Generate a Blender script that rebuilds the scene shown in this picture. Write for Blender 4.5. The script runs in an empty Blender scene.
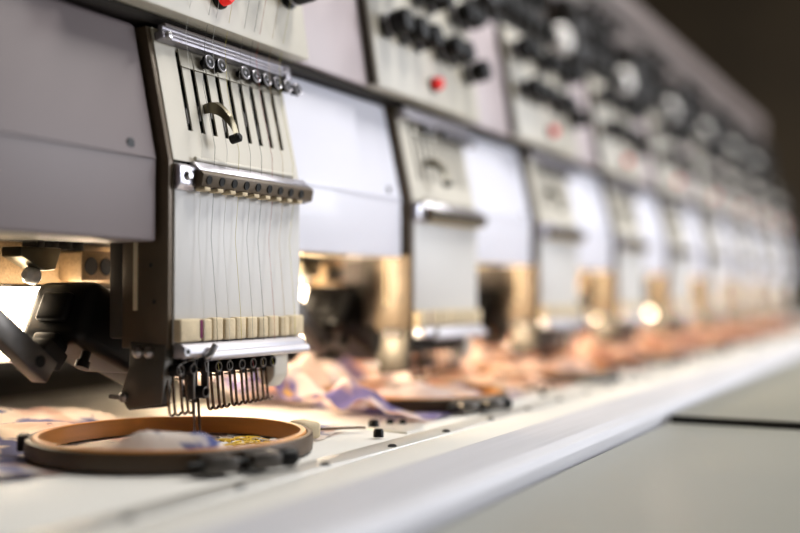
import bpy, bmesh, math, random
from mathutils import Vector, Matrix, noise
random.seed(7)
C = bpy.context.scene.collection
PI = math.pi

# ------------------------------------------------------------------ materials
def lin(c):
    return tuple(((v/255)/12.92 if v/255 <= .04045 else ((v/255+.055)/1.055)**2.4) for v in c) + (1,)

def mat(name, col, rough=.5, metal=0, var=0, scale=30, bump=0, bscale=200, coat=0, spec=.5, trans=0, stretch=None):
    m = bpy.data.materials.new(name); m.use_nodes = True
    nt = m.node_tree; b = nt.nodes['Principled BSDF']
    b.inputs['Base Color'].default_value = lin(col)
    b.inputs['Roughness'].default_value = rough
    b.inputs['Metallic'].default_value = metal
    b.inputs['Coat Weight'].default_value = coat
    b.inputs['Specular IOR Level'].default_value = spec
    tc = nt.nodes.new('ShaderNodeTexCoord')
    src = tc.outputs['Object']
    if stretch:
        mp = nt.nodes.new('ShaderNodeMapping'); mp.inputs['Scale'].default_value = stretch
        nt.links.new(src, mp.inputs['Vector']); src = mp.outputs['Vector']
    if var:
        n = nt.nodes.new('ShaderNodeTexNoise'); n.inputs['Scale'].default_value = scale; n.inputs['Detail'].default_value = 5
        nt.links.new(src, n.inputs['Vector'])
        r = nt.nodes.new('ShaderNodeValToRGB')
        c = Vector(lin(col)[:3])
        r.color_ramp.elements[0].position = .3; r.color_ramp.elements[1].position = .7
        r.color_ramp.elements[0].color = (*(c*(1-var)), 1); r.color_ramp.elements[1].color = (*(c*(1+var*.6)), 1)
        nt.links.new(n.outputs['Fac'], r.inputs['Fac']); nt.links.new(r.outputs['Color'], b.inputs['Base Color'])
    if bump:
        n2 = nt.nodes.new('ShaderNodeTexNoise'); n2.inputs['Scale'].default_value = bscale; n2.inputs['Detail'].default_value = 4
        nt.links.new(src, n2.inputs['Vector'])
        bp = nt.nodes.new('ShaderNodeBump'); bp.inputs['Strength'].default_value = bump; bp.inputs['Distance'].default_value = .001
        nt.links.new(n2.outputs['Fac'], bp.inputs['Height']); nt.links.new(bp.outputs['Normal'], b.inputs['Normal'])
    return m

def emit(name, col, strength):
    m = bpy.data.materials.new(name); m.use_nodes = True
    b = m.node_tree.nodes['Principled BSDF']
    b.inputs['Base Color'].default_value = lin(col)
    b.inputs['Emission Color'].default_value = lin(col)
    b.inputs['Emission Strength'].default_value = strength
    return m

M = dict(
    cream=mat('cream enamel', (206,200,187), .45, 0, .05, 12),
    plate=mat('pale enamel', (206,204,202), .45, 0, .03, 8),
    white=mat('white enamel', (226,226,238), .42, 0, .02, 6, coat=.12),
    mauve=mat('shade-darkened enamel', (108,97,98), .5, 0, .05, 9),  # near cover only: dimmer light on it is put into the paint
    mauve_light=mat('pale mauve enamel', (190,177,180), .45, 0, .04, 9),
    rail=mat('warm grey rail', (110,98,94), .5, 0, .08, 14),
    steel=mat('brushed steel', (170,168,170), .28, 1, .12, 60, .1, 400, stretch=(1,8,8)),
    chrome=mat('chrome', (190,188,196), .3, 1, .05, 60),
    wire=mat('dark steel wire', (112,94,80), .25, 1),
    gunmetal=mat('gunmetal', (92,88,84), .35, .8, .15, 80),
    side=mat('bronzed side plate', (88,74,57), .4, .3, .15, 40, .1, 300),
    guide=mat('grey guide strip', (132,126,112), .4, .35, .08, 60),
    bracket=mat('grey bracket enamel', (88,83,75), .4, .3, .1, 60),
    black=mat('black plastic', (12,11,11), .45, 0, .1, 40, spec=.25),
    dark=mat('dark rubber', (36,31,28), .6, 0, .1, 40),
    brown=mat('dark brown paint', (62,54,44), .6, 0, .12, 6),
    tan=mat('speckled tan casting', (150,124,90), .6, 0, .22, 420, .35, 500),
    felt=mat('cream felt', (206,189,158), .9, 0, .14, 90, .5, 500),
    stain=mat('purple thread stain', (110,40,80), .9, 0, .2, 200),
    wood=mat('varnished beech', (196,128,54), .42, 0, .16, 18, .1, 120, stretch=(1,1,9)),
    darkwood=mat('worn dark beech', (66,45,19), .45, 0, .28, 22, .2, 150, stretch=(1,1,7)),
    bed=mat('pale bed plate', (222,220,214), .5, 0, .05, 7, .05, 60),
    panel=mat('grey laminate', (152,152,143), .38, 0, .04, 4, .04, 40),
    alu=mat('satin aluminium', (200,200,206), .55, .1, .07, 25, .12, 300, stretch=(.3,6,6)),
    strip=mat('painted strip', (196,194,188), .36, .3, .06, 20),
    olive=mat('olive brass lever', (112,104,84), .35, .7, .2, 60),
    red=emit('red lamp lens', (225,20,16), .32),
    lamp=emit('warm work lamp', (255,232,200), 17),
    soft_chrome=mat('satin chrome', (186,184,190), .5, .8, .05, 60),
    end_fill=emit('warm end fill', (255,226,186), 8),  # added glow that brightens the next head
    rail_steel=mat('grey rail steel', (150,146,152), .42, .6, .08, 60),
    ceramic=mat('glazed white', (232,228,222), .2, 0, .02, 20),
    wall=mat('dark brown wall', (78,64,44), .8, 0, .2, 1.2, .1, 20),
    floor=mat('concrete floor', (70,66,60), .6, 0, .2, 3, .1, 60),
    ceil=mat('dark ceiling', (80,74,64), .8, 0, .1, 2),
)

def fabric_mat(name, base, c1, c2, c3, seed):
    m = bpy.data.materials.new(name); m.use_nodes = True
    nt = m.node_tree; b = nt.nodes['Principled BSDF']; b.inputs['Roughness'].default_value = .85
    b.inputs['Sheen Weight'].default_value = .15
    tc = nt.nodes.new('ShaderNodeTexCoord'); mp = nt.nodes.new('ShaderNodeMapping')
    mp.inputs['Location'].default_value = (seed*3.1, seed*1.7, seed*.9)
    nt.links.new(tc.outputs['Object'], mp.inputs['Vector'])
    prev = None
    for i, (c, sc, lo) in enumerate(((c1, 16, .52), (c2, 20, .53), (c3, 38, .63))):
        n = nt.nodes.new('ShaderNodeTexNoise'); n.noise_dimensions = '4D'; n.inputs['W'].default_value = i*7.3+seed
        n.inputs['Scale'].default_value = sc; n.inputs['Detail'].default_value = 3; n.inputs['Distortion'].default_value = .8
        nt.links.new(mp.outputs['Vector'], n.inputs['Vector'])
        r = nt.nodes.new('ShaderNodeValToRGB'); r.color_ramp.elements[0].position = lo; r.color_ramp.elements[1].position = lo+.05
        nt.links.new(n.outputs['Fac'], r.inputs['Fac'])
        mx = nt.nodes.new('ShaderNodeMix'); mx.data_type = 'RGBA'
        nt.links.new(r.outputs['Color'], mx.inputs[0])
        if prev: nt.links.new(prev, mx.inputs[6])
        else: mx.inputs[6].default_value = lin(base)
        mx.inputs[7].default_value = lin(c)
        prev = mx.outputs[2]
    nt.links.new(prev, b.inputs['Base Color'])
    w = nt.nodes.new('ShaderNodeTexNoise'); w.inputs['Scale'].default_value = 600
    nt.links.new(tc.outputs['Object'], w.inputs['Vector'])
    bp = nt.nodes.new('ShaderNodeBump'); bp.inputs['Strength'].default_value = .25; bp.inputs['Distance'].default_value = .0005
    nt.links.new(w.outputs['Fac'], bp.inputs['Height']); nt.links.new(bp.outputs['Normal'], b.inputs['Normal'])
    return m

# ------------------------------------------------------------------ mesh helpers
def bm_new(): return bmesh.new()

def box(bm, x0, x1, y0, y1, z0, z1, bev=0, seg=2, T=None):
    mtx = Matrix.Translation(((x0+x1)/2, (y0+y1)/2, (z0+z1)/2)) @ Matrix.Diagonal((x1-x0, y1-y0, z1-z0, 1))
    r = bmesh.ops.create_cube(bm, size=1, matrix=mtx)
    vs = r['verts']
    if bev:
        es = list({e for v in vs for e in v.link_edges})
        o = bmesh.ops.bevel(bm, geom=es, offset=bev, segments=seg, affect='EDGES', profile=.5)
        vs = list({v for v in o['verts']} | {v for v in vs if v.is_valid})
    if T: bmesh.ops.transform(bm, matrix=T, verts=[v for v in vs if v.is_valid])
    return vs

def frame(a, b):
    d = (Vector(b)-Vector(a)); L = d.length
    q = d.to_track_quat('Z', 'Y').to_matrix().to_4x4()
    return Matrix.Translation(a) @ q, L

def cyl(bm, a, b, r, r2=None, n=20, cap=True):
    Tm, L = frame(a, b)
    bmesh.ops.create_cone(bm, cap_ends=cap, segments=n, radius1=r, radius2=r if r2 is None else r2, depth=L,
                          matrix=Tm @ Matrix.Translation((0, 0, L/2)))

def lathe(bm, a, b, prof, n=24):
    """prof: list of (radius, distance along a->b)"""
    Tm, L = frame(a, b); rings = []
    for (r, h) in prof:
        rings.append([bm.verts.new(Tm @ Vector((r*math.cos(2*PI*i/n), r*math.sin(2*PI*i/n), h))) for i in range(n)])
    for p, q in zip(rings, rings[1:]):
        for i in range(n):
            bm.faces.new((p[i], p[(i+1) % n], q[(i+1) % n], q[i]))
    bm.faces.new(rings[0][::-1]); bm.faces.new(rings[-1])

def torus(bm, c, axis, R, r, n=28, k=10):
    Tm, _ = frame(c, Vector(c)+Vector(axis)); rows = []
    for i in range(n):
        a = 2*PI*i/n
        rows.append([bm.verts.new(Tm @ Vector(((R+r*math.cos(2*PI*j/k))*math.cos(a), (R+r*math.cos(2*PI*j/k))*math.sin(a), r*math.sin(2*PI*j/k)))) for j in range(k)])
    for i in range(n):
        p, q = rows[i], rows[(i+1) % n]
        for j in range(k):
            bm.faces.new((p[j], q[j], q[(j+1) % k], p[(j+1) % k]))

def tube(bm, pts, r, n=10, closed_ends=True):
    P = [Vector(p) for p in pts]; rings = []
    up = Vector((.13, .37, .92)).normalized(); prevx = None
    for i, p in enumerate(P):
        d = ((P[min(i+1, len(P)-1)]-p).normalized() + (p-P[max(i-1, 0)]).normalized())
        d.normalize()
        x = (prevx - d*prevx.dot(d)) if prevx else d.cross(up)
        x.normalize(); y = d.cross(x); prevx = x
        rr = r[i] if isinstance(r, (list, tuple)) else r
        rings.append([bm.verts.new(p + (x*math.cos(2*PI*j/n)+y*math.sin(2*PI*j/n))*rr) for j in range(n)])
    for p, q in zip(rings, rings[1:]):
        for j in range(n): bm.faces.new((p[j], p[(j+1) % n], q[(j+1) % n], q[j]))
    if closed_ends:
        bm.faces.new(rings[0][::-1]); bm.faces.new(rings[-1])

def smooth_pts(pts, k=6):
    P = [Vector(p) for p in pts]; out = []
    for i in range(len(P)-1):
        p0, p1, p2, p3 = P[max(i-1, 0)], P[i], P[i+1], P[min(i+2, len(P)-1)]
        for j in range(k):
            t = j/k
            out.append(.5*((2*p1)+(-p0+p2)*t+(2*p0-5*p1+4*p2-p3)*t*t+(-p0+3*p1-3*p2+p3)*t**3))
    out.append(P[-1]); return out

def prism(bm, poly, a0, a1, axis='x', bev=0, seg=2, T=None):
    """poly in the plane across the axis: (y,z) for x, (x,z) for y, (x,y) for z"""
    def V(p, a): return {'x': (a, p[0], p[1]), 'y': (p[0], a, p[1]), 'z': (p[0], p[1], a)}[axis]
    A = [bm.verts.new(V(p, a0)) for p in poly]; B = [bm.verts.new(V(p, a1)) for p in poly]
    n = len(poly); fs = [bm.faces.new(A), bm.faces.new(B[::-1])]
    for i in range(n): fs.append(bm.faces.new((A[i], B[i], B[(i+1) % n], A[(i+1) % n])))
    vs = A+B
    bmesh.ops.recalc_face_normals(bm, faces=fs)
    if bev:
        es = list({e for v in vs for e in v.link_edges})
        o = bmesh.ops.bevel(bm, geom=es, offset=bev, segments=seg, affect='EDGES', profile=.5)
        vs = list(set(o['verts']) | {v for v in vs if v.is_valid})
    if T: bmesh.ops.transform(bm, matrix=T, verts=[v for v in vs if v.is_valid])

def obj(name, bm, m, parent=None, label=None, smooth=True):
    bmesh.ops.recalc_face_normals(bm, faces=bm.faces[:])
    me = bpy.data.meshes.new(name); bm.to_mesh(me); bm.free()
    if smooth:
        for p in me.polygons: p.use_smooth = True
        me.set_sharp_from_angle(angle=math.radians(35))
    o = bpy.data.objects.new(name, me); C.objects.link(o)
    for mm in (m if isinstance(m, (list, tuple)) else [m]): me.materials.append(M[mm] if isinstance(mm, str) else mm)
    if parent: o.parent = parent
    if label: o['label'] = label
    return o

def tag(o, label, cat, group=None, kind=None):
    if label: o['label'] = label
    if cat: o['category'] = cat
    if group: o['group'] = group
    if kind: o['kind'] = kind
    return o

def thing(name, loc, label, cat, group=None):
    o = bpy.data.objects.new(name, None); C.objects.link(o); o.location = loc
    o.empty_display_size = .02
    return tag(o, label, cat, group)

def copy_tree(o, parent=None):
    c = o.copy(); C.objects.link(c)
    if parent: c.parent = parent
    for ch in o.children: copy_tree(ch, c)
    return c

S = .36                 # pitch of the heads along the row
X0 = .56                # left edge of the first needle case
NH = 9
ANG = math.atan(.22)
# slanted frame: x along the row, second coordinate outward from the slanted plate, third up the plate from the bend at z = .2
TILT = Matrix.Translation((0, 0, .2)) @ Matrix.Rotation(-ANG, 4, 'X')
def tp(x, n, s): return TILT @ Vector((x, -n, s))     # n outward
ORD = ['first', 'second', 'third', 'fourth', 'fifth', 'sixth', 'seventh', 'eighth', 'ninth']

# ------------------------------------------------------------------ the embroidery head
def make_head():
    h = thing('embroidery_station', (X0, 0, 0), 'x', 'embroidery head', 'embroidery heads along the machine')
    # body of the needle case
    bm = bm_new()
    prism(bm, [(.010, .074), (.010, .2), (.0105+.0205, .294), (.052, .294), (.036, .2), (.036, .074)], 0, .155, 'x', .0006)
    obj('needle_case', bm, 'gunmetal', h)
    # left side plate with its two small holes
    bm = bm_new()
    prism(bm, [(-.0005, .072), (-.0005, .2), (.0205, .294), (.052, .294), (.040, .2), (.040, .072)], -.005, 0, 'x', .0006)
    for (y, z) in ((.0142, .129), (.0112, .104)):
        cyl(bm, (-.0053, y, z), (-.0048, y, z), .0016)
    sp = obj('side_plate', bm, ['side', 'dark'], h)
    for p in sp.data.polygons:
        if len(p.vertices) > 12 and p.area < 2e-5 and abs(p.normal.x) > .9: p.material_index = 1
    bm = bm_new(); box(bm, -.0065, -.005, .0255, .029, .098, .145, .0005)
    obj('edge_strip', bm, 'felt', sp)
    # lower plate
    bm = bm_new(); box(bm, .0, .155, -.002, .004, .0745, .199, .0012)
    lp = obj('front_plate', bm, 'plate', h)
    # slotted plate, built of bars between real slots
    bm = bm_new()
    sx = [.024+.01425*i for i in range(9)]; sw = .0026
    box(bm, 0, .155, -.001, .0002, .001, .0245, T=TILT @ Matrix.Scale(1, 4))
    box(bm, 0, .155, -.001, .0002, .083, .096, T=TILT)
    xs = [0]+[v for x in sx for v in (x-sw, x+sw)]+[.155]
    for i in range(0, len(xs), 2): box(bm, xs[i], xs[i+1], -.001, .0002, .0245, .083, T=TILT)
    bmesh.ops.remove_doubles(bm, verts=bm.verts[:], dist=1e-6)
    sl = obj('slotted_plate', bm, 'cream', h)
    bm = bm_new(); box(bm, .010, .150, .0030, .0060, .02, .086, T=TILT)
    obj('slot_backing', bm, 'black', sl, 'black backing seen through the slots')
    # top guide rail
    bm = bm_new()
    box(bm, .001, .156, -.009, -.001, .086, .0925, .0012, T=TILT)
    cyl(bm, tp(.001, .0075, .0935), tp(.156, .0075, .0935), .0022)
    cyl(bm, tp(.004, .009, .0895), tp(.156, .009, .0895), .0013)
    box(bm, .150, .158, -.0105, 0, .083, .096, .001, T=TILT)
    tr = obj('top_guide_rail', bm, 'rail_steel', h, 'grey steel rail along the top of the slotted plate')
    bm = bm_new(); box(bm, .006, .150, -.0085, -.002, .0955, .0985, .0008, T=TILT)
    obj('rail_insert', bm, 'rail', tr)
    bm = bm_new(); lathe(bm, tp(.0065, .0088, .0885), tp(.0065, .013, .0885), [(.0032, 0), (.0032, .0015), (.0024, .0028), (.001, .0032)])
    obj('screw', bm, 'steel', tr)
    # thread guide strip and eyelets
    bm = bm_new()
    box(bm, .024, .150, -.0025, -.0008, .072, .0855, .0005, T=TILT)
    for i in range(9): box(bm, sx[i]-.0006, sx[i]+.0006, -.0028, -.0024, .0722, .085, T=TILT)
    gs = obj('thread_guide_strip', bm, 'guide', h)
    for i in (0, 1, 3, 4, 5, 6, 7, 8):
        x = .050+.0146*i
        e = bm_new()
        lathe(e, tp(x, .0026, .0785), tp(x, .009, .0785), [(.0034, 0), (.0034, .0030), (.0052, .0034), (.0052, .0062), (.0042, .0066)])
        eo = obj('thread_eyelet', e, 'black', gs)
        e = bm_new(); torus(e, tp(x, .0090, .0785), tp(x, 1, .0785)-tp(x, 0, .0785), .0047, .0006)
        cyl(e, tp(x, .0085, .0785), tp(x, .0094, .0785), .0012, n=12)
        obj('eyelet_ring', e, 'chrome', eo)
    # take up levers: one swung out, the others just showing in their slots
    for i, x in enumerate(sx):
        if i == 4: continue
        e = bm_new(); box(e, x-.0008, x+.0008, -.0005, .0035, .03+.004*(i % 3), .041+.004*(i % 3), T=TILT)
        obj('take_up_lever', e, 'gunmetal', h)
    bm = bm_new()
    pts = smooth_pts([tp(.046, -.002, .044), tp(.045, .008, .043), tp(.046, .015, .038), tp(.0495, .019, .029), tp(.054, .0185, .020)], 6)
    for s_ in (-.0006, .0006):
        pass
    wd = [.0052-.0030*abs(i/len(pts)-.35) for i in range(len(pts))]
    ring = []
    for p, w_ in zip(pts, wd):
        q = [bm.verts.new(p+Vector((dx, 0, dz))) for dx, dz in ((-w_*.45, -w_*.9), (w_*.45, -w_*.7), (w_*.45, w_*.9), (-w_*.45, w_*.7))]
        ring.append(q)
    for a, b in zip(ring, ring[1:]):
        for j in range(4): bm.faces.new((a[j], a[(j+1) % 4], b[(j+1) % 4], b[j]))
    bm.faces.new(ring[0]); bm.faces.new(ring[-1][::-1])
    tl = obj('take_up_lever', bm, 'olive', h, 'olive take-up lever swung out of its slot')
    bm = bm_new(); lathe(bm, tp(.0545, .013, .0185), tp(.0545, .0215, .0185), [(.0034, 0), (.0034, .007), (.002, .0082)])
    obj('lever_tip', bm, 'black', tl)
    # middle thread guide: silver bracket, drilled bar
    bm = bm_new()
    prism(bm, [(.0, .1985), (-.0035, .1985), (-.0065, .1965), (-.0065, .1845), (-.003, .1805), (.0, .1805)], 0, .018, 'x', .0006)
    prism(bm, [(.0, .2015), (-.004, .2015), (-.0085, .1965), (-.0085, .1935), (.0, .1935)], .018, .158, 'x', .0004)
    mg = obj('middle_thread_guide', bm, 'chrome', h, 'silver bracket across the bend of the plate')
    bm = bm_new(); cyl(bm, (.02, -.003, .2035), (.142, -.003, .2035), .0017)
    obj('guide_rod', bm, 'cream', mg)
    bm = bm_new(); lathe(bm, (.008, -.006, .1905), (.008, -.0105, .1905), [(.0036, 0), (.0036, .002), (.0022, .0034)])
    obj('screw', bm, 'steel', mg)
    bm = bm_new()
    prism(bm, [(-.003, .1955), (-.0105, .1955), (-.0135, .1925), (-.0115, .184), (-.003, .182)], .0165, .158, 'x', .0005)
    db = obj('drilled_bar', bm, 'side', mg, 'bronze bar with a row of thread holes')
    for i in range(9):
        x = .0235+.0146*i
        a = Vector((x, -.0128, .1885)); n_ = Vector((0, -.97, -.22))
        e = bm_new(); torus(e, a, n_, .0028, .0005, 20, 8); cyl(e, a-n_*.002, a+n_*.0003, .0028)
        obj('thread_hole', e, 'black', db)
        e = bm_new(); box(e, x-.0045, x+.002, -.0125, -.004, .1808, .1835, .0006)
        obj('guide_tooth', e, 'felt', db)
    # felt pads
    ed = [-.002, .0225, .0335, .047, .061, .0745, .0885, .102, .117, .131, .152]
    for i in range(10):
        e = bm_new(); j = random.uniform(-.0006, .0006)
        box(e, ed[i]+.0006, ed[i+1]-.0006, -.0085+j, -.0018, .0765, .0925+j, .0016, 3)
        fp = obj('felt_pad', e, 'felt', h)
        if i == 0:
            e = bm_new(); box(e, .0188, .0222, -.0092, -.0055, .0785, .0915, .0009)
            obj('thread_stain', e, 'stain', fp, 'purple stain on the edge of the felt')
    # lower chrome rail
    bm = bm_new()
    prism(bm, [(-.0015, .076), (-.009, .0755), (-.013, .0725), (-.0135, .0685), (-.011, .0655), (-.0015, .0655)], -.001, .146, 'x', .0012, 3)
    cyl(bm, (.022, -.0135, .0665), (.147, -.0135, .0665), .0034)
    lr = obj('lower_rail', bm, 'soft_chrome', h, 'chrome rail below the felt pads')
    bm = bm_new(); tube(bm, [(.017, -.014, .0655), (.021, -.0165, .068), (.026, -.0165, .0735)], .0025)
    cyl(bm, (.0, -.0136, .0705), (.0, -.0122, .0705), .0030)
    obj('rail_clip', bm, 'steel', lr)
    bm = bm_new(); cyl(bm, (.0005, -.0142, .0705), (.0005, -.0130, .0705), .0017); obj('rail_hole', bm, 'black', lr)
    # lower casting at the left with two screws and its foot
    bm = bm_new()
    prism(bm, [(.0005, .0745), (.032, .0765), (.0325, .060), (.040, .041), (.0385, .0365), (.034, .030), (.0045, .0345), (.0030, .0365)], -.006, .003, 'x', .001)
    bc = obj('lower_bracket', bm, 'bracket', h)
    for y in (.0239, .0142):
        e = bm_new(); lathe(e, (-.006, y, .0697), (-.0105, y, .0697), [(.0042, 0), (.0042, .0018), (.003, .0034), (.0012, .0042)])
        obj('screw', e, 'steel', bc)
    e = bm_new(); cyl(e, (-.003, .038, .0375), (-.003, .052, .0380), .0016); lathe(e, (-.006, .0365, .0385), (-.009, .0365, .0385), [(.0035, 0), (.0035, .002), (.002, .003)])
    obj('bracket_pin', e, 'steel', bc)
    e = bm_new(); prism(e, [(.0345, .0292), (.0395, .035), (.0065, .036), (.0045, .035), (.007, .0325)], -.004, .006, 'x', .0006)
    obj('bracket_foot', e, 'dark', bc)
    # needle bar block, clamps, needles and presser feet
    bm = bm_new()
    box(bm, .003, .128, .007, .020, .056, .072, .001)
    nb = obj('needle_bar_block', bm, 'black', h)
    cx = [.0, .0138, .0276, .042, .055, .070, .084, .097, .110]
    for i, x in enumerate(cx):
        x += .003
        act = i == 2
        dz = -.017 if act else 0
        e = bm_new()
        cyl(e, (x, .005, .0665), (x, .005, .050+dz), .0021)
        lathe(e, (x, .0145, .0575+dz), (x, -.005, .0575+dz), [(.0042, 0), (.0044, .001), (.0044, .0185), (.0040, .0195), (.0027, .0195), (.0025, .0165)])
        nc = obj('needle_clamp', e, 'black', h)
        e = bm_new(); torus(e, (x, -.005, .0575+dz), (0, -1, 0), .0034, .0006, 20, 8); obj('clamp_rim', e, 'gunmetal', nc)
        e = bm_new(); zt = .0055 if act else .030
        tube(e, [(x, .005, .052+dz), (x, .005, zt+.004), (x, .005, zt)], [.0009, .0008, .0002], 8)
        obj('needle', e, 'chrome', nc)
        # presser foot: two wires and a J foot
        e = bm_new(); zb = .0085 if act else .0262+.0002*i
        ztp = .062+dz*.9
        for k, ox in enumerate((-.0046, .0012)):
            hk = .0095 if k else .0085
            p = smooth_pts([(x+ox, .0045, ztp-.004), (x+ox, .0030, ztp-.010), (x+ox-.0008, .0015, (ztp+zb)/2), (x+ox, .0010, zb+.007),
                            (x+ox+.0014, .0012, zb+.0018), (x+ox+.004, .0018, zb), (x+ox+hk-.002, .0026, zb+.0002), (x+ox+hk, .003, zb+.0014)], 5)
            tube(e, p, .0010, 8)
        pf = obj('presser_foot', e, 'wire', h)
        e = bm_new()
        pts = []
        for q in range(49):
            a = q/48*6*2*PI; pts.append((x+.0032*math.cos(a)*.8, .008+.0024*math.sin(a), .0535+dz+(.0145-.0 if not act else .03)*q/48 - (.004 if not act else .004)))
        tube(e, pts, .0005, 6); obj('spring', e, 'gunmetal', pf)
    bm = bm_new(); box(bm, .0205, .0235, -.002, .004, .036, .0665, .0008); box(bm, .036, .0385, -.002, .004, .042, .0665, .0008)
    obj('driver_guide', bm, 'gunmetal', h)
    bm = bm_new(); prism(bm, [(-.004, .070), (.012, .070), (.012, .045), (.004, .036), (-.004, .046)], .116, .136, 'x', .002, 3)
    obj('cable_guide', bm, 'cream', h, 'cream plastic guide at the right end under the chrome rail')
    # tension unit above
    bm = bm_new()
    TB = Matrix.Translation((0, -.008, 0))
    prism(bm, [(.010, .3035), (.0235, .392), (.032, .447), (.105, .447), (.105, .3035)], -.064, .176, 'x', .002, T=TB)
    tb = obj('tension_unit', bm, 'cream', h)
    bm = bm_new(); prism(bm, [(.005, .306), (.0272, .445), (.097, .445), (.097, .306)], -.0665, -.0635, 'x')
    obj('unit_side', bm, 'brown', tb)
    def ty(z): return .002+(z-.3035)*.155
    nrm = Vector((0, -.988, .153))
    for (x, z) in ((.056, .3255),):
        e = bm_new(); a = Vector((x, ty(z), z)); lathe(e, a-nrm*.002, a+nrm*.01, [(.0078, 0), (.0078, .005), (.0066, .006)])
        bz = obj('lamp_bezel', e, 'black', tb)
        e = bm_new(); a = a+nrm*.0035; lathe(e, a, a+nrm*.01, [(.0064, 0), (.0064, .005), (.0052, .008), (.002, .0092)])
        obj('indicator_lamp', e, 'red', bz, 'red indicator lamp')
    rows = ((.354, (.152,)), (.367, (-.035, .0, .032, .085, .112)), (.417, (-.045, -.012, .045, .075, .135, .162)))
    for z, xs_ in rows:
        for i, x in enumerate(xs_):
            a = Vector((x, ty(z), z))
            e = bm_new()
            lathe(e, a-nrm*.002, a+nrm*.034, [(.0125, 0), (.0125, .004), (.006, .005), (.006, .010), (.0118, .0115), (.0122, .025), (.0105, .029), (.004, .030)], 20)
            kn = obj('tension_knob', e, 'black', tb)
            e = bm_new(); lathe(e, a+nrm*.0065, a+nrm*.010, [(.0112, 0), (.0116, .0008), (.0116, .0016), (.0102, .0024)], 20)
            obj('tension_disc', e, 'chrome', kn)
    bm = bm_new(); prism(bm, [(.046, .447), (.062, .585), (.10, .585), (.10, .447)], -.040, .174, 'x', .002)
    up = obj('upper_panel', bm, 'dark', tb, 'dark panel above the knobs')
    for z, xs_ in ((.476, (-.02, .02, .06, .10, .145)), (.522, (.0, .04, .08, .125)), (.563, (-.02, .03, .08, .14))):
        for x in xs_:
            a = Vector((x, .046+(z-.447)*.116, z)); e = bm_new()
            lathe(e, a-nrm*.002, a+nrm*.03, [(.006, 0), (.006, .010), (.0115, .012), (.0115, .022), (.009, .026), (.003, .027)], 18)
            kn = obj('guide_knob', e, 'black', up)
            e = bm_new(); lathe(e, a+nrm*.006, a+nrm*.012, [(.0085, 0), (.009, .001), (.009, .003), (.008, .0045)], 18)
            obj('guide_ring', e, 'steel', kn)
    # thread sensor wheel on a bracket at the upper left
    e = bm_new(); box(e, -.080, -.0395, .072, .090, .449, .50, .002)
    wb = obj('wheel_bracket', e, 'gunmetal', tb)
    e = bm_new(); a = Vector((-.074, .072, .506)); lathe(e, a, a+Vector((-.4, -.9, .1))*.02, [(.020, 0), (.023, .003), (.023, .010), (.016, .015), (.006, .0165)], 28)
    obj('thread_wheel', e, 'ceramic', wb, 'glazed white thread wheel')
    return h

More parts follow.
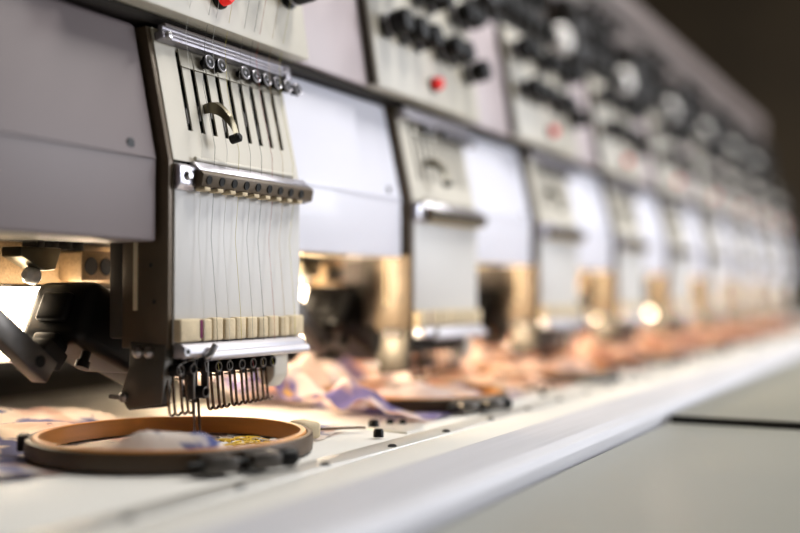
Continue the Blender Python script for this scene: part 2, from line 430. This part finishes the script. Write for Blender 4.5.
def make_drive():
    """parts behind and under the arm: arm casting, motor, lever, cams"""
    d = thing('hook_drive', (X0, 0, 0), 'x', 'machine drive', 'drive units under the arms')
    bm = bm_new()
    prism(bm, [(.06, .150), (.06, .30), (.16, .30), (.16, .150)], -.02, .15, 'x', .004)
    obj('arm', bm, 'brown', d)
    bm = bm_new()
    prism(bm, [(-.07, .1165), (.085, .1165), (.110, .1165), (.125, .149), (-.07, .149)], .152, .164, 'y', .002)
    ca = obj('casting', bm, 'tan', d)
    bm = bm_new(); box(bm, .046, .083, .128, .152, .119, .1425, .002); cb = obj('bearing_block', bm, 'tan', ca)
    for x in (.056, .0725):
        e = bm_new(); cyl(e, (x, .130, .131), (x, .1272, .131), .0062); torus(e, (x, .1276, .131), (0, -1, 0), .0064, .0007)
        obj('bore', e, 'black', cb)
    e = bm_new(); prism(e, [(.066+.012*math.cos(a*PI/10), .112+.0065*math.sin(a*PI/10)+.004*math.cos(a*PI/10)*-1) for a in range(20)], .138, .152, 'y', .0006)
    obj('cam', e, 'black', ca)
    for x in (.040, .052, .012, .026):
        e = bm_new(); box(e, x-.004, x+.004, .135, .151, .143, .151, .001); obj('hinge_stub', e, 'black', ca)
    # tilted motor housing
    bm = bm_new()
    Tm = Matrix.Translation((.012, .095, .088)) @ Matrix.Rotation(math.radians(24), 4, 'Y')
    box(bm, -.026, .046, -.03, .03, -.024, .024, .009, 4, T=Tm)
    box(bm, .040, .085, -.02, .02, -.021, .018, .004, 3, T=Tm)
    mo = obj('motor_housing', bm, 'black', d)
    bm = bm_new()
    box(bm, -.031, -.024, -.014, .014, -.010, .012, .003, 3, T=Tm); box(bm, -.028, -.015, -.012, .012, -.030, -.018, .002, 2, T=Tm)
    obj('motor_cap', bm, 'black', mo)
    e = bm_new(); cyl(e, Tm @ Vector((-.005, -.02, -.024)), Tm @ Vector((-.005, -.02, -.033)), .0035); cyl(e, Tm @ Vector((-.005, -.02, -.031)), Tm @ Vector((-.005, -.02, -.036)), .0052)
    obj('motor_screw', e, 'black', mo)
    # slanted lever arm
    bm = bm_new()
    Tl = Matrix.Translation((-.042, .082, .0615)) @ Matrix.Rotation(math.radians(38), 4, 'Y')
    box(bm, -.075, .010, -.007, .007, -.0085, .0085, .0012, T=Tl)
    le = obj('lever_arm', bm, 'gunmetal', d)
    bm = bm_new(); cyl(bm, Tl @ Vector((-.004, -.006, 0)), Tl @ Vector((-.004, -.0075, 0)), .0042); obj('lever_bore', bm, 'black', le)
    bm = bm_new(); box(bm, -.004, .018, -.004, .012, .006, .020, .002, T=Tl); obj('lever_clevis', bm, 'dark', le)
    # thread trimmer block hanging at the left
    bm = bm_new()
    prism(bm, [(-.030, .143), (.008, .143), (.002, .127), (-.008, .126), (-.030, .136)], .110, .130, 'y', .001)
    tr = obj('trimmer_block', bm, 'olive', d)
    bm = bm_new(); lathe(bm, (-.020, .118, .1235), (-.006, .118, .1215), [(.003, 0), (.006, .003), (.0065, .010), (.003, .014)]); obj('trimmer_bulb', bm, 'ceramic', tr)
    # hanging post beside the needle case
    bm = bm_new(); box(bm, -.002, .15, .041, .055, .078, .20, .002); obj('case_back', bm, 'brown', d)
    return d

def make_lamp():
    l = thing('work_lamp', (X0, .148, .105), 'x', 'lamp', 'work lamps behind the needles')
    bm = bm_new(); prism(bm, [(-.008, .008), (.02, .008), (.02, -.048), (.012, -.048), (-.004, -.030)], -.024, .112, 'x', .002)
    obj('lamp_housing', bm, 'ceramic', l)
    bm = bm_new(); box(bm, -.022, .075, -.014, -.007, -.008, .0095, .001); box(bm, -.022, .075, -.012, -.006, -.044, -.010, .002)
    obj('diffuser', bm, 'lamp', l)
    bm = bm_new(); box(bm, .112, .117, -.012, .018, -.046, .006, .001); obj('fill_strip', bm, 'end_fill', l, 'glowing strip added on the right end to brighten the next head')  # added emitter, throws warm light on the next side plate
    bm = bm_new(); box(bm, .0, .012, .0165, .0215, .004, .022, .001); box(bm, .08, .092, .0165, .0215, .004, .022, .001)
    obj('lamp_mount', bm, 'gunmetal', l)
    ld = bpy.data.lights.new('side plate fill', 'AREA'); ld.shape = 'RECTANGLE'; ld.size = .03; ld.size_y = .05; ld.energy = 2.6; ld.color = (1, .80, .55)  # added fill light, boosts the warm light on the next head's side plate
    lo = bpy.data.objects.new('side_plate_fill', ld); C.objects.link(lo); lo.parent = l; lo.location = (.119, -.004, -.018)
    lo.rotation_euler = Vector((1, -.35, .55)).to_track_quat('-Z', 'Y').to_euler()
    return l

def make_hoop():
    h = thing('embroidery_hoop', (X0+.012, .009, .002), 'x', 'embroidery hoop', 'wooden embroidery hoops under the heads')
    def ring(r0, r1, z0, z1):
        bm = bm_new(); n = 96; pr = [(r0, z0), (r1, z0), (r1+.0005, (z0+z1)/2), (r1, z1-.0006), (r1-.0006, z1), (r0+.0006, z1), (r0, z1-.0006)]
        rows = [[bm.verts.new((r*math.cos(2*PI*i/n), r*math.sin(2*PI*i/n), z)) for (r, z) in pr] for i in range(n)]
        for i in range(n):
            p, q = rows[i], rows[(i+1) % n]
            for j in range(len(pr)): bm.faces.new((p[j], q[j], q[(j+1) % len(pr)], p[(j+1) % len(pr)]))
        return bm
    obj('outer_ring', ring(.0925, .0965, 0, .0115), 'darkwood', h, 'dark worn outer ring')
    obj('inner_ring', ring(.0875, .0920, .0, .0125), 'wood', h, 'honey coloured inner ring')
    bm = bm_new()
    a = math.radians(-118); R_ = Matrix.Rotation(a, 4, 'Z')
    box(bm, .0968, .116, -.024, -.005, .001, .0105, .0015, T=R_); box(bm, .0968, .116, .005, .024, .001, .0105, .0015, T=R_)
    cl = obj('hoop_clamp', bm, 'gunmetal', h, 'dark metal tightening clamp')
    bm = bm_new(); cyl(bm, R_ @ Vector((.108, -.034, .006)), R_ @ Vector((.108, .030, .006)), .0022)
    lathe(bm, R_ @ Vector((.108, .026, .006)), R_ @ Vector((.108, .038, .006)), [(.005, 0), (.0058, .002), (.0058, .010), (.004, .012)])
    obj('clamp_screw', bm, 'black', cl)
    bm = bm_new(); box(bm, .094, .101, -.006, .006, .003, .014, .001, T=Matrix.Rotation(math.radians(132), 4, 'Z'))
    obj('ring_joint', bm, 'dark', h)
    a = math.radians(-28)
    bm = bm_new(); R2 = Matrix.Rotation(a, 4, 'Z')
    box(bm, .0965, .112, -.012, .012, .0, .0125, .003, 3, T=R2); obj('hoop_lug', bm, 'felt', h, 'pale lug holding the hoop arm')
    return h

def make_arm():
    """thin rod and its screws holding the hoop to the drive rail"""
    a = thing('hoop_arm', (X0+.14, -.04, 0), 'x', 'hoop arm', 'hoop arms on the pantograph rail')
    bm = bm_new(); tube(bm, [(-.022, .006, .006), (.02, -.013, .004), (.026, -.0165, .0035)], .0011); obj('rod', bm, 'wire', a)
    bm = bm_new(); prism(bm, [(.03, -.052), (.062, -.05), (.098, -.030), (.088, -.008), (.04, -.010)], .0, .0016, 'z', .0004); pl = obj('rod_plate', bm, 'strip', a)
    for (x, y, r, hh) in ((.048, -.012, .0045, .006), (.071, -.0146, .003, .004), (.076, -.024, .003, .004), (-.002+.0, -.044, .004, .006)):
        e = bm_new(); lathe(e, (x, y, .0013), (x, y, .01), [(r, 0), (r, hh*.7), (r*.75, hh), (r*.3, hh)]); obj('screw', e, 'black', pl)
    return a

FAB = [fabric_mat('printed cotton %d' % i, *c, (5, 2, 3, 4)[i]) for i, c in enumerate([
    ((240,230,222), (228,198,186), (92,102,160), (70,70,108)),
    ((234,218,212), (214,172,160), (128,116,168), (206,164,96)),
    ((228,200,184), (200,154,128), (230,208,196), (130,112,140)),
    ((228,198,180), (208,156,130), (160,110,96), (234,212,196)),
])]

def cloth(k):
    """one printed sheet: flat under the ring, lumpy inside it and bunched outside"""
    bm = bm_new(); R = .0965; hx, hy = X0+.012+S*k, .009
    n = 110
    if k == 0: xa, xb, ya, yb = -.215, .18, -.15, .225
    else: xa, xb, ya, yb = -.185, .165, -.15, .21
    def fz(x, y):
        r = math.hypot(x, y); p = Vector((x*14+k*5.3, y*14-k*2.1, k*1.7)); p2 = p*2.6
        nz = noise.noise(p)*.6+.4*noise.noise(p2)+.25*abs(noise.noise(p*1.3+Vector((3, 1, 2))))*2
        z = .0008
        if r < .086:
            m_ = min(1, (.086-r)/.02)
            z += .0035*max(0, nz+.3)*m_
            if k == 0:   # loose bunches at the front of the hoop
                for (bx, by, br, bh) in ((-.062, -.030, .034, .019), (-.036, -.048, .028, .017), (-.07, -.008, .026, .006)):
                    z += bh*math.exp(-((x-bx)**2+(y-by)**2)/(br*br*.55))*m_*(1+.5*nz)
            else:
                z += (.016*math.exp(-((x+.04)**2+(y+.02)**2)/.0018)+.014*max(0, nz+.5))*m_*min(1, math.hypot(x-.02, y)/.05)
        elif r > .0985:
            m_ = min(1, (r-.0985)/.03)
            amp = .008 if k == 0 else (.012 if -.055 < x < .165 and y < .075 else .045)
            back = 1 if k == 0 else min(1, max(0, (y+.10)/.10))
            z += amp*max(0, nz+.35)*m_*back
            if k == 0: z += .010*max(0, (y-.06)/.15)*m_
        if k and -.05 < x < .14 and -.03 < y < .055: z = min(z, .018)
        return z
    V = {}
    for i in range(n+1):
        for j in range(n+1):
            x = xa+(xb-xa)*i/n; y = ya+(yb-ya)*j/n
            V[i, j] = (x, y)
    def keep(x, y):
        r = math.hypot(x, y)
        if r < R: return True
        e = .012*noise.noise(Vector((x*18+k*3, y*18, 5)))
        if k == 0: return y > (-.062 if x > .05 else .0)+e and x+y*.3 < .135+e and y < .205+e and x > -.20+e
        return y > -.085+e and abs(x) < .155+e and y < .19+e
    vv = {}
    for i in range(n):
        for j in range(n):
            cxy = [V[i, j], V[i+1, j], V[i+1, j+1], V[i, j+1]]
            if all(keep(*c) for c in cxy):
                f = []
                for q in ((i, j), (i+1, j), (i+1, j+1), (i, j+1)):
                    if q not in vv: vv[q] = bm.verts.new((V[q][0], V[q][1], fz(*V[q])))
                    f.append(vv[q])
                bm.faces.new(f)
    r = bmesh.ops.solidify(bm, geom=bm.faces[:], thickness=-.0005)
    lab = ('printed cream and blue cloth in the sharp nearest hoop' if k == 0 else
           'bunched printed cloth in the hoop under the %s head from the left' % ORD[k])
    o = obj('printed_cloth', bm, FAB[min(k, 3)], None)
    o.location = (hx, hy, 0)
    tag(o, lab, 'cloth', 'printed cloths in the hoops')
    if k == 0:
        e = bm_new()
        for i in range(44):
            a = random.uniform(0, 2*PI); rr = math.sqrt(random.random()); x = .045+.020*rr*math.cos(a); y = -.026+.022*rr*math.sin(a); b = random.uniform(0, PI)
            L = random.uniform(.004, .009); z = fz(x, y)+.0012
            tube(e, [(x-L*math.cos(b), y-L*math.sin(b), z), (x, y, z+.0005), (x+L*math.cos(b), y+L*math.sin(b), z)], .0006, 6)
        st = obj('embroidered_motif', e, 'yellow', o, 'yellow stitched motif under the needle')
        e = bm_new()
        for i in range(30):
            a = random.uniform(0, 2*PI); rr = math.sqrt(random.random()); x = .042+.030*rr*math.cos(a); y = -.024+.030*rr*math.sin(a); b = random.uniform(0, PI)
            L = random.uniform(.003, .006); z = fz(x, y)+.0010
            tube(e, [(x-L*math.cos(b), y-L*math.sin(b), z), (x, y, z+.0004), (x+L*math.cos(b), y+L*math.sin(b), z)], .0007, 6)
        obj('white_stitching', e, 'ceramic', o, 'white stitches around the yellow motif')
    return o

M['yellow'] = mat('yellow thread', (226,186,50), .55)

# ------------------------------------------------------------------ build the row
head = make_head(); drive = make_drive(); lamp = make_lamp(); hoop = make_hoop(); harm = make_arm()
def place(proto, k, label):
    o = proto if k == 0 else copy_tree(proto)
    o.location.x = proto.location.x + (S*k if k else 0)
    o['label'] = label
for k in range(NH):
    first = k == 0; nth = ORD[k]
    place(head, k, 'cream nine-needle embroidery head in sharp focus at the left, over the nearest hoop' if first else 'cream embroidery head, %s from the left in the blurred row' % nth)
    place(drive, k, 'dark motor, lever and tan casting under the nearest arm' if first else 'dark drive unit under the arm of the %s head from the left' % nth)
    place(lamp, k, 'glowing warm lamp behind the black motor at the far left' if first else 'glowing warm lamp behind the %s head from the left' % nth)
    place(hoop, k, 'round wooden hoop in focus under the nearest needles' if first else 'round wooden hoop under the %s head from the left' % nth)
    place(harm, k, 'thin rod and black screws right of the nearest hoop' if first else 'thin rod and black screws right of the %s hoop from the left' % nth)
    cloth(k)

# arm covers between the heads, and the mauve panels above them
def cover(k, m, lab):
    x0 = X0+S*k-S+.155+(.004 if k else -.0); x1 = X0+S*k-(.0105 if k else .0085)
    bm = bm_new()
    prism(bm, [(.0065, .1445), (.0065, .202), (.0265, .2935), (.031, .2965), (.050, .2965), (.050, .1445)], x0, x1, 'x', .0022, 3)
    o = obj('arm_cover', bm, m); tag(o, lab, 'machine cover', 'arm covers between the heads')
    bm = bm_new(); yb = .0064+(.208-.202)*.22
    cyl(bm, (x1-.0245, yb+.001, .2085), (x1-.0245, yb-.0004, .2085), .0035); obj('bolt_hole', bm, 'black', o)
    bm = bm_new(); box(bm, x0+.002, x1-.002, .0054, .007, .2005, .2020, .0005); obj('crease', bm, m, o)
    bm = bm_new(); box(bm, x0+.02, x1-.1, .010, .04, .1425, .1448, .0005); obj('cover_lip', bm, 'felt', o)
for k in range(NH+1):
    cover(k, 'mauve' if k == 0 else 'white', 'arm cover left of the nearest head, coloured mauve grey for its shade' if k == 0 else
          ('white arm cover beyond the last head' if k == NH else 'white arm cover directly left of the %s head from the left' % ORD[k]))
for k in range(1, NH+1):
    xa = X0+S*k-S+.1765; xb = X0+S*k-.067
    bm = bm_new(); prism(bm, [(.012, .3035), (.034, .447), (.10, .447), (.10, .3035)], xa, xb, 'x', .001)
    o = obj('tension_cover', bm, 'mauve_light')
    tag(o, 'pale mauve panel beyond the last head' if k == NH else 'pale mauve panel left of the tension knobs of the %s head' % ORD[k], 'machine panel', 'mauve panels between the tension units')

XA, XB = .06, X0+S*NH+.06
def long_box(name, m, y0, y1, z0, z1, lab, cat, bev=.002, xa=XA, xb=XB):
    bm = bm_new(); box(bm, xa, xb, y0, y1, z0, z1, bev); o = obj(name, bm, m); tag(o, lab, cat); return o

bm = bm_new(); prism(bm, [(.022, .2975), (.016, .302), (.030, .3035), (.10, .3035), (.10, .2975)], XA, XB, 'x', .0008)
o = obj('slide_rail', bm, 'dark'); tag(o, 'dark brown rail running above the white covers along the row', 'rail')
bm = bm_new(); box(bm, XA, XB, .17, .42, .125, .60, .004)
o = obj('machine_beam', bm, 'dark'); tag(o, 'long dark beam carrying all the heads', 'machine beam')
bm = bm_new(); box(bm, XA, XB, .108, .16, .600, .645, .004); o = obj('thread_rail', bm, 'rail')
tag(o, 'long mauve grey double beam running above the tension knobs', 'beam')
bm = bm_new(); box(bm, XA, XB, .105, .165, .664, .716, .005); obj('upper_rail', bm, 'rail', o)
bm = bm_new(); box(bm, XA, XB, .120, .155, .643, .666); obj('rail_gap', bm, 'dark', o)
for k in range(NH+1):
    bm = bm_new(); box(bm, X0+S*k-.105, X0+S*k-.085, .118, .15, .465, .603, .002); obj('rail_post', bm, 'dark', o)

# table: bed, strips, front panels
long_box('machine_bed', 'bed', -.098, .40, -.03, 0, 'pale machine bed under the hoops', 'machine bed', .001, -.6, 5.2)
bm = bm_new(); box(bm, -.6, 5.2, .401, 1.3, -.03, -.001, .001); o = obj('rear_shelf', bm, 'brown'); tag(o, 'dark brown shelf behind the machine bed', 'shelf')
o = long_box('guide_strip', 'strip', -.121, -.0982, -.03, .0011, 'narrow painted strip with black screws nearest the hoops', 'table strip', .0007, -.6, 5.2)
for i in range(46):
    x = .3+i*.09
    bm = bm_new(); lathe(bm, (x, -.116, .0009), (x, -.116, .01), [(.0032, 0), (.0032, .0012), (.0018, .002)]); obj('screw', bm, 'black', o)
o = long_box('bed_strip', 'bed', -.170, -.122, -.03, .0005, 'wide pale strip between the two metal strips', 'table strip', .0006, -.6, 5.2)
bm = bm_new(); prism(bm, [(-.171, -.02), (-.171, .0045), (-.177, .0062), (-.222, .0062), (-.2305, .0035), (-.2325, -.002), (-.2325, -.02)], -.6, 5.2, 'x', .0008, 3)
o = obj('metal_lip', bm, 'alu'); tag(o, 'bright aluminium lip along the edge of the table', 'table strip')
wt = thing('work_table', (1, -.2, -.8), 'long grey work table with a dark seam, in front of the bright aluminium lip', 'table')
def tpart(name, bm, m, lab=None):
    o = obj(name, bm, m, wt, lab); o.matrix_parent_inverse = Matrix.Translation((-1, .2, .8)); return o
for xa, xb, zt in ((-.6, .976, -.0095), (.984, 5.2, -.003)):
    bm = bm_new(); box(bm, xa, xb, -1.15, -.2365, -.0305, zt, .001); tpart('table_panel', bm, 'panel')
bm = bm_new(); box(bm, .9795, .9835, -1.149, -.2375, -.0305, -.0036); tpart('step_shade', bm, 'black', 'black strip for the shadow along the step in the table')  # black strip stands in for the shadow at the panel step
bm = bm_new(); box(bm, -.6, 5.2, -1.13, 1.28, -.07, -.031); tpart('table_frame', bm, 'dark', 'dark frame showing in the seam')
for x in (-.5, 2.3, 5.1):
    for y in (-1.05, 1.2):
        bm = bm_new(); box(bm, x-.04, x+.04, y-.04, y+.04, -.8, -.07, .004); tpart('leg', bm, 'dark')

# threads on the nearest head
tcol = [('white', (230,228,222)), ('black', (40,38,40)), ('white', (232,230,226)), ('yellow', (206,190,90)), ('grey', (150,146,140)), ('black', (44,42,44)), ('red', (186,96,88)), ('tan', (196,164,110)), ('yellow', (200,190,80))]
sxs = [.024+.01425*i for i in range(9)]
names = ['leftmost pale thread', 'second thread from left, dark,', 'third thread from left, white,', 'yellow thread fourth from left', 'grey thread in the middle', 'dark thread right of the middle', 'reddish thread', 'tan thread second from right', 'rightmost yellow thread']
for i, (n_, c) in enumerate(tcol):
    x = sxs[i]; xt = x+random.uniform(-.004, .006)
    m = mat('thread %s %d' % (n_, i), c, .6)
    e = bm_new()
    xn = [.0, .0138, .0276, .042, .055, .070, .084, .097, .110][i]+.004
    xl = .0225+.0142*i
    pts = [(X0+xt-.004, -.006, .345), tuple(Vector((X0, 0, 0))+tp(xt, .0125, .0925)), tuple(Vector((X0, 0, 0))+tp(x+.001, .0075, .06)), tuple(Vector((X0, 0, 0))+tp(x, .009, .012)),
           (X0+.0235+.0146*i, -.0052, .193), (X0+.0235+.0146*i, -.0052, .181), (X0+xl, -.0042, .150), (X0+xl, -.0095, .094), (X0+xl, -.0102, .0775), (X0+xl, -.0085, .0660), (X0+xn-.001, -.004, .0615), (X0+xn-.001, -.0055, .0545)]
    tube(e, pts, .00016, 6)
    o = obj('sewing_thread', e, m); tag(o, '%s running down the face of the nearest head' % names[i], 'thread', 'sewing threads on the nearest head')

# ------------------------------------------------------------------ room
def struct(name, m, *b):
    bm = bm_new(); box(bm, *b); o = obj(name, bm, m); o['kind'] = 'structure'; return o
struct('floor', 'floor', -4, 10, -6, 4, -.85, -.8)
struct('ceiling', 'ceil', -4, 10, -6, 4, 3.2, 3.25)
struct('wall_far', 'wall', 10, 10.1, -6, 4, -.8, 3.2)
struct('wall_back', 'wall', -4, 10, 4, 4.1, -.8, 3.2)
struct('wall_near', 'wall', -4.1, -4, -6, 4, -.8, 3.2)
struct('wall_front', 'wall', -4, 10, -6.1, -6, -.8, 3.2)

# ------------------------------------------------------------------ lights
def area(name, loc, target, sx_, sy_, power, col):
    l = bpy.data.lights.new(name, 'AREA'); l.shape = 'RECTANGLE'; l.size = sx_; l.size_y = sy_; l.energy = power; l.color = col
    o = bpy.data.objects.new(name, l); C.objects.link(o); o.location = loc
    o.rotation_euler = (Vector(target)-Vector(loc)).to_track_quat('-Z', 'Y').to_euler()
    return o
area('window daylight', (4.6, -5.8, 1.5), (3.0, 0, .3), 6.5, 2.4, 520, (.90, .93, 1))
area('ceiling light', (1.6, -1.2, 3.1), (1.6, -1.2, 0), .3, 1.4, 80, (1, .97, .92))
area('ceiling light far', (4.0, -1.2, 3.1), (4.0, -1.2, 0), .3, 1.4, 80, (1, .97, .92))
w = bpy.data.worlds.new('World'); bpy.context.scene.world = w; w.use_nodes = True
w.node_tree.nodes['Background'].inputs[0].default_value = (.8, .85, 1, 1); w.node_tree.nodes['Background'].inputs[1].default_value = .2

# ------------------------------------------------------------------ camera
th = math.atan(550/1050)
cd = bpy.data.cameras.new('camera'); cam = bpy.data.objects.new('camera', cd); C.objects.link(cam)
cam.location = (0, -.468, .11)
cam.rotation_euler = (PI/2+math.atan(26.5/1050), 0, th-PI/2)
cd.sensor_width = 36; cd.lens = 1050/800*36; cd.clip_start = .02
cd.dof.use_dof = True; cd.dof.focus_distance = .765; cd.dof.aperture_fstop = 1.75
sc = bpy.context.scene; sc.camera = cam
sc.view_settings.view_transform = 'Standard'; sc.view_settings.look = 'None'; sc.view_settings.exposure = .35; sc.view_settings.gamma = 1
sc.view_settings.use_curve_mapping = False
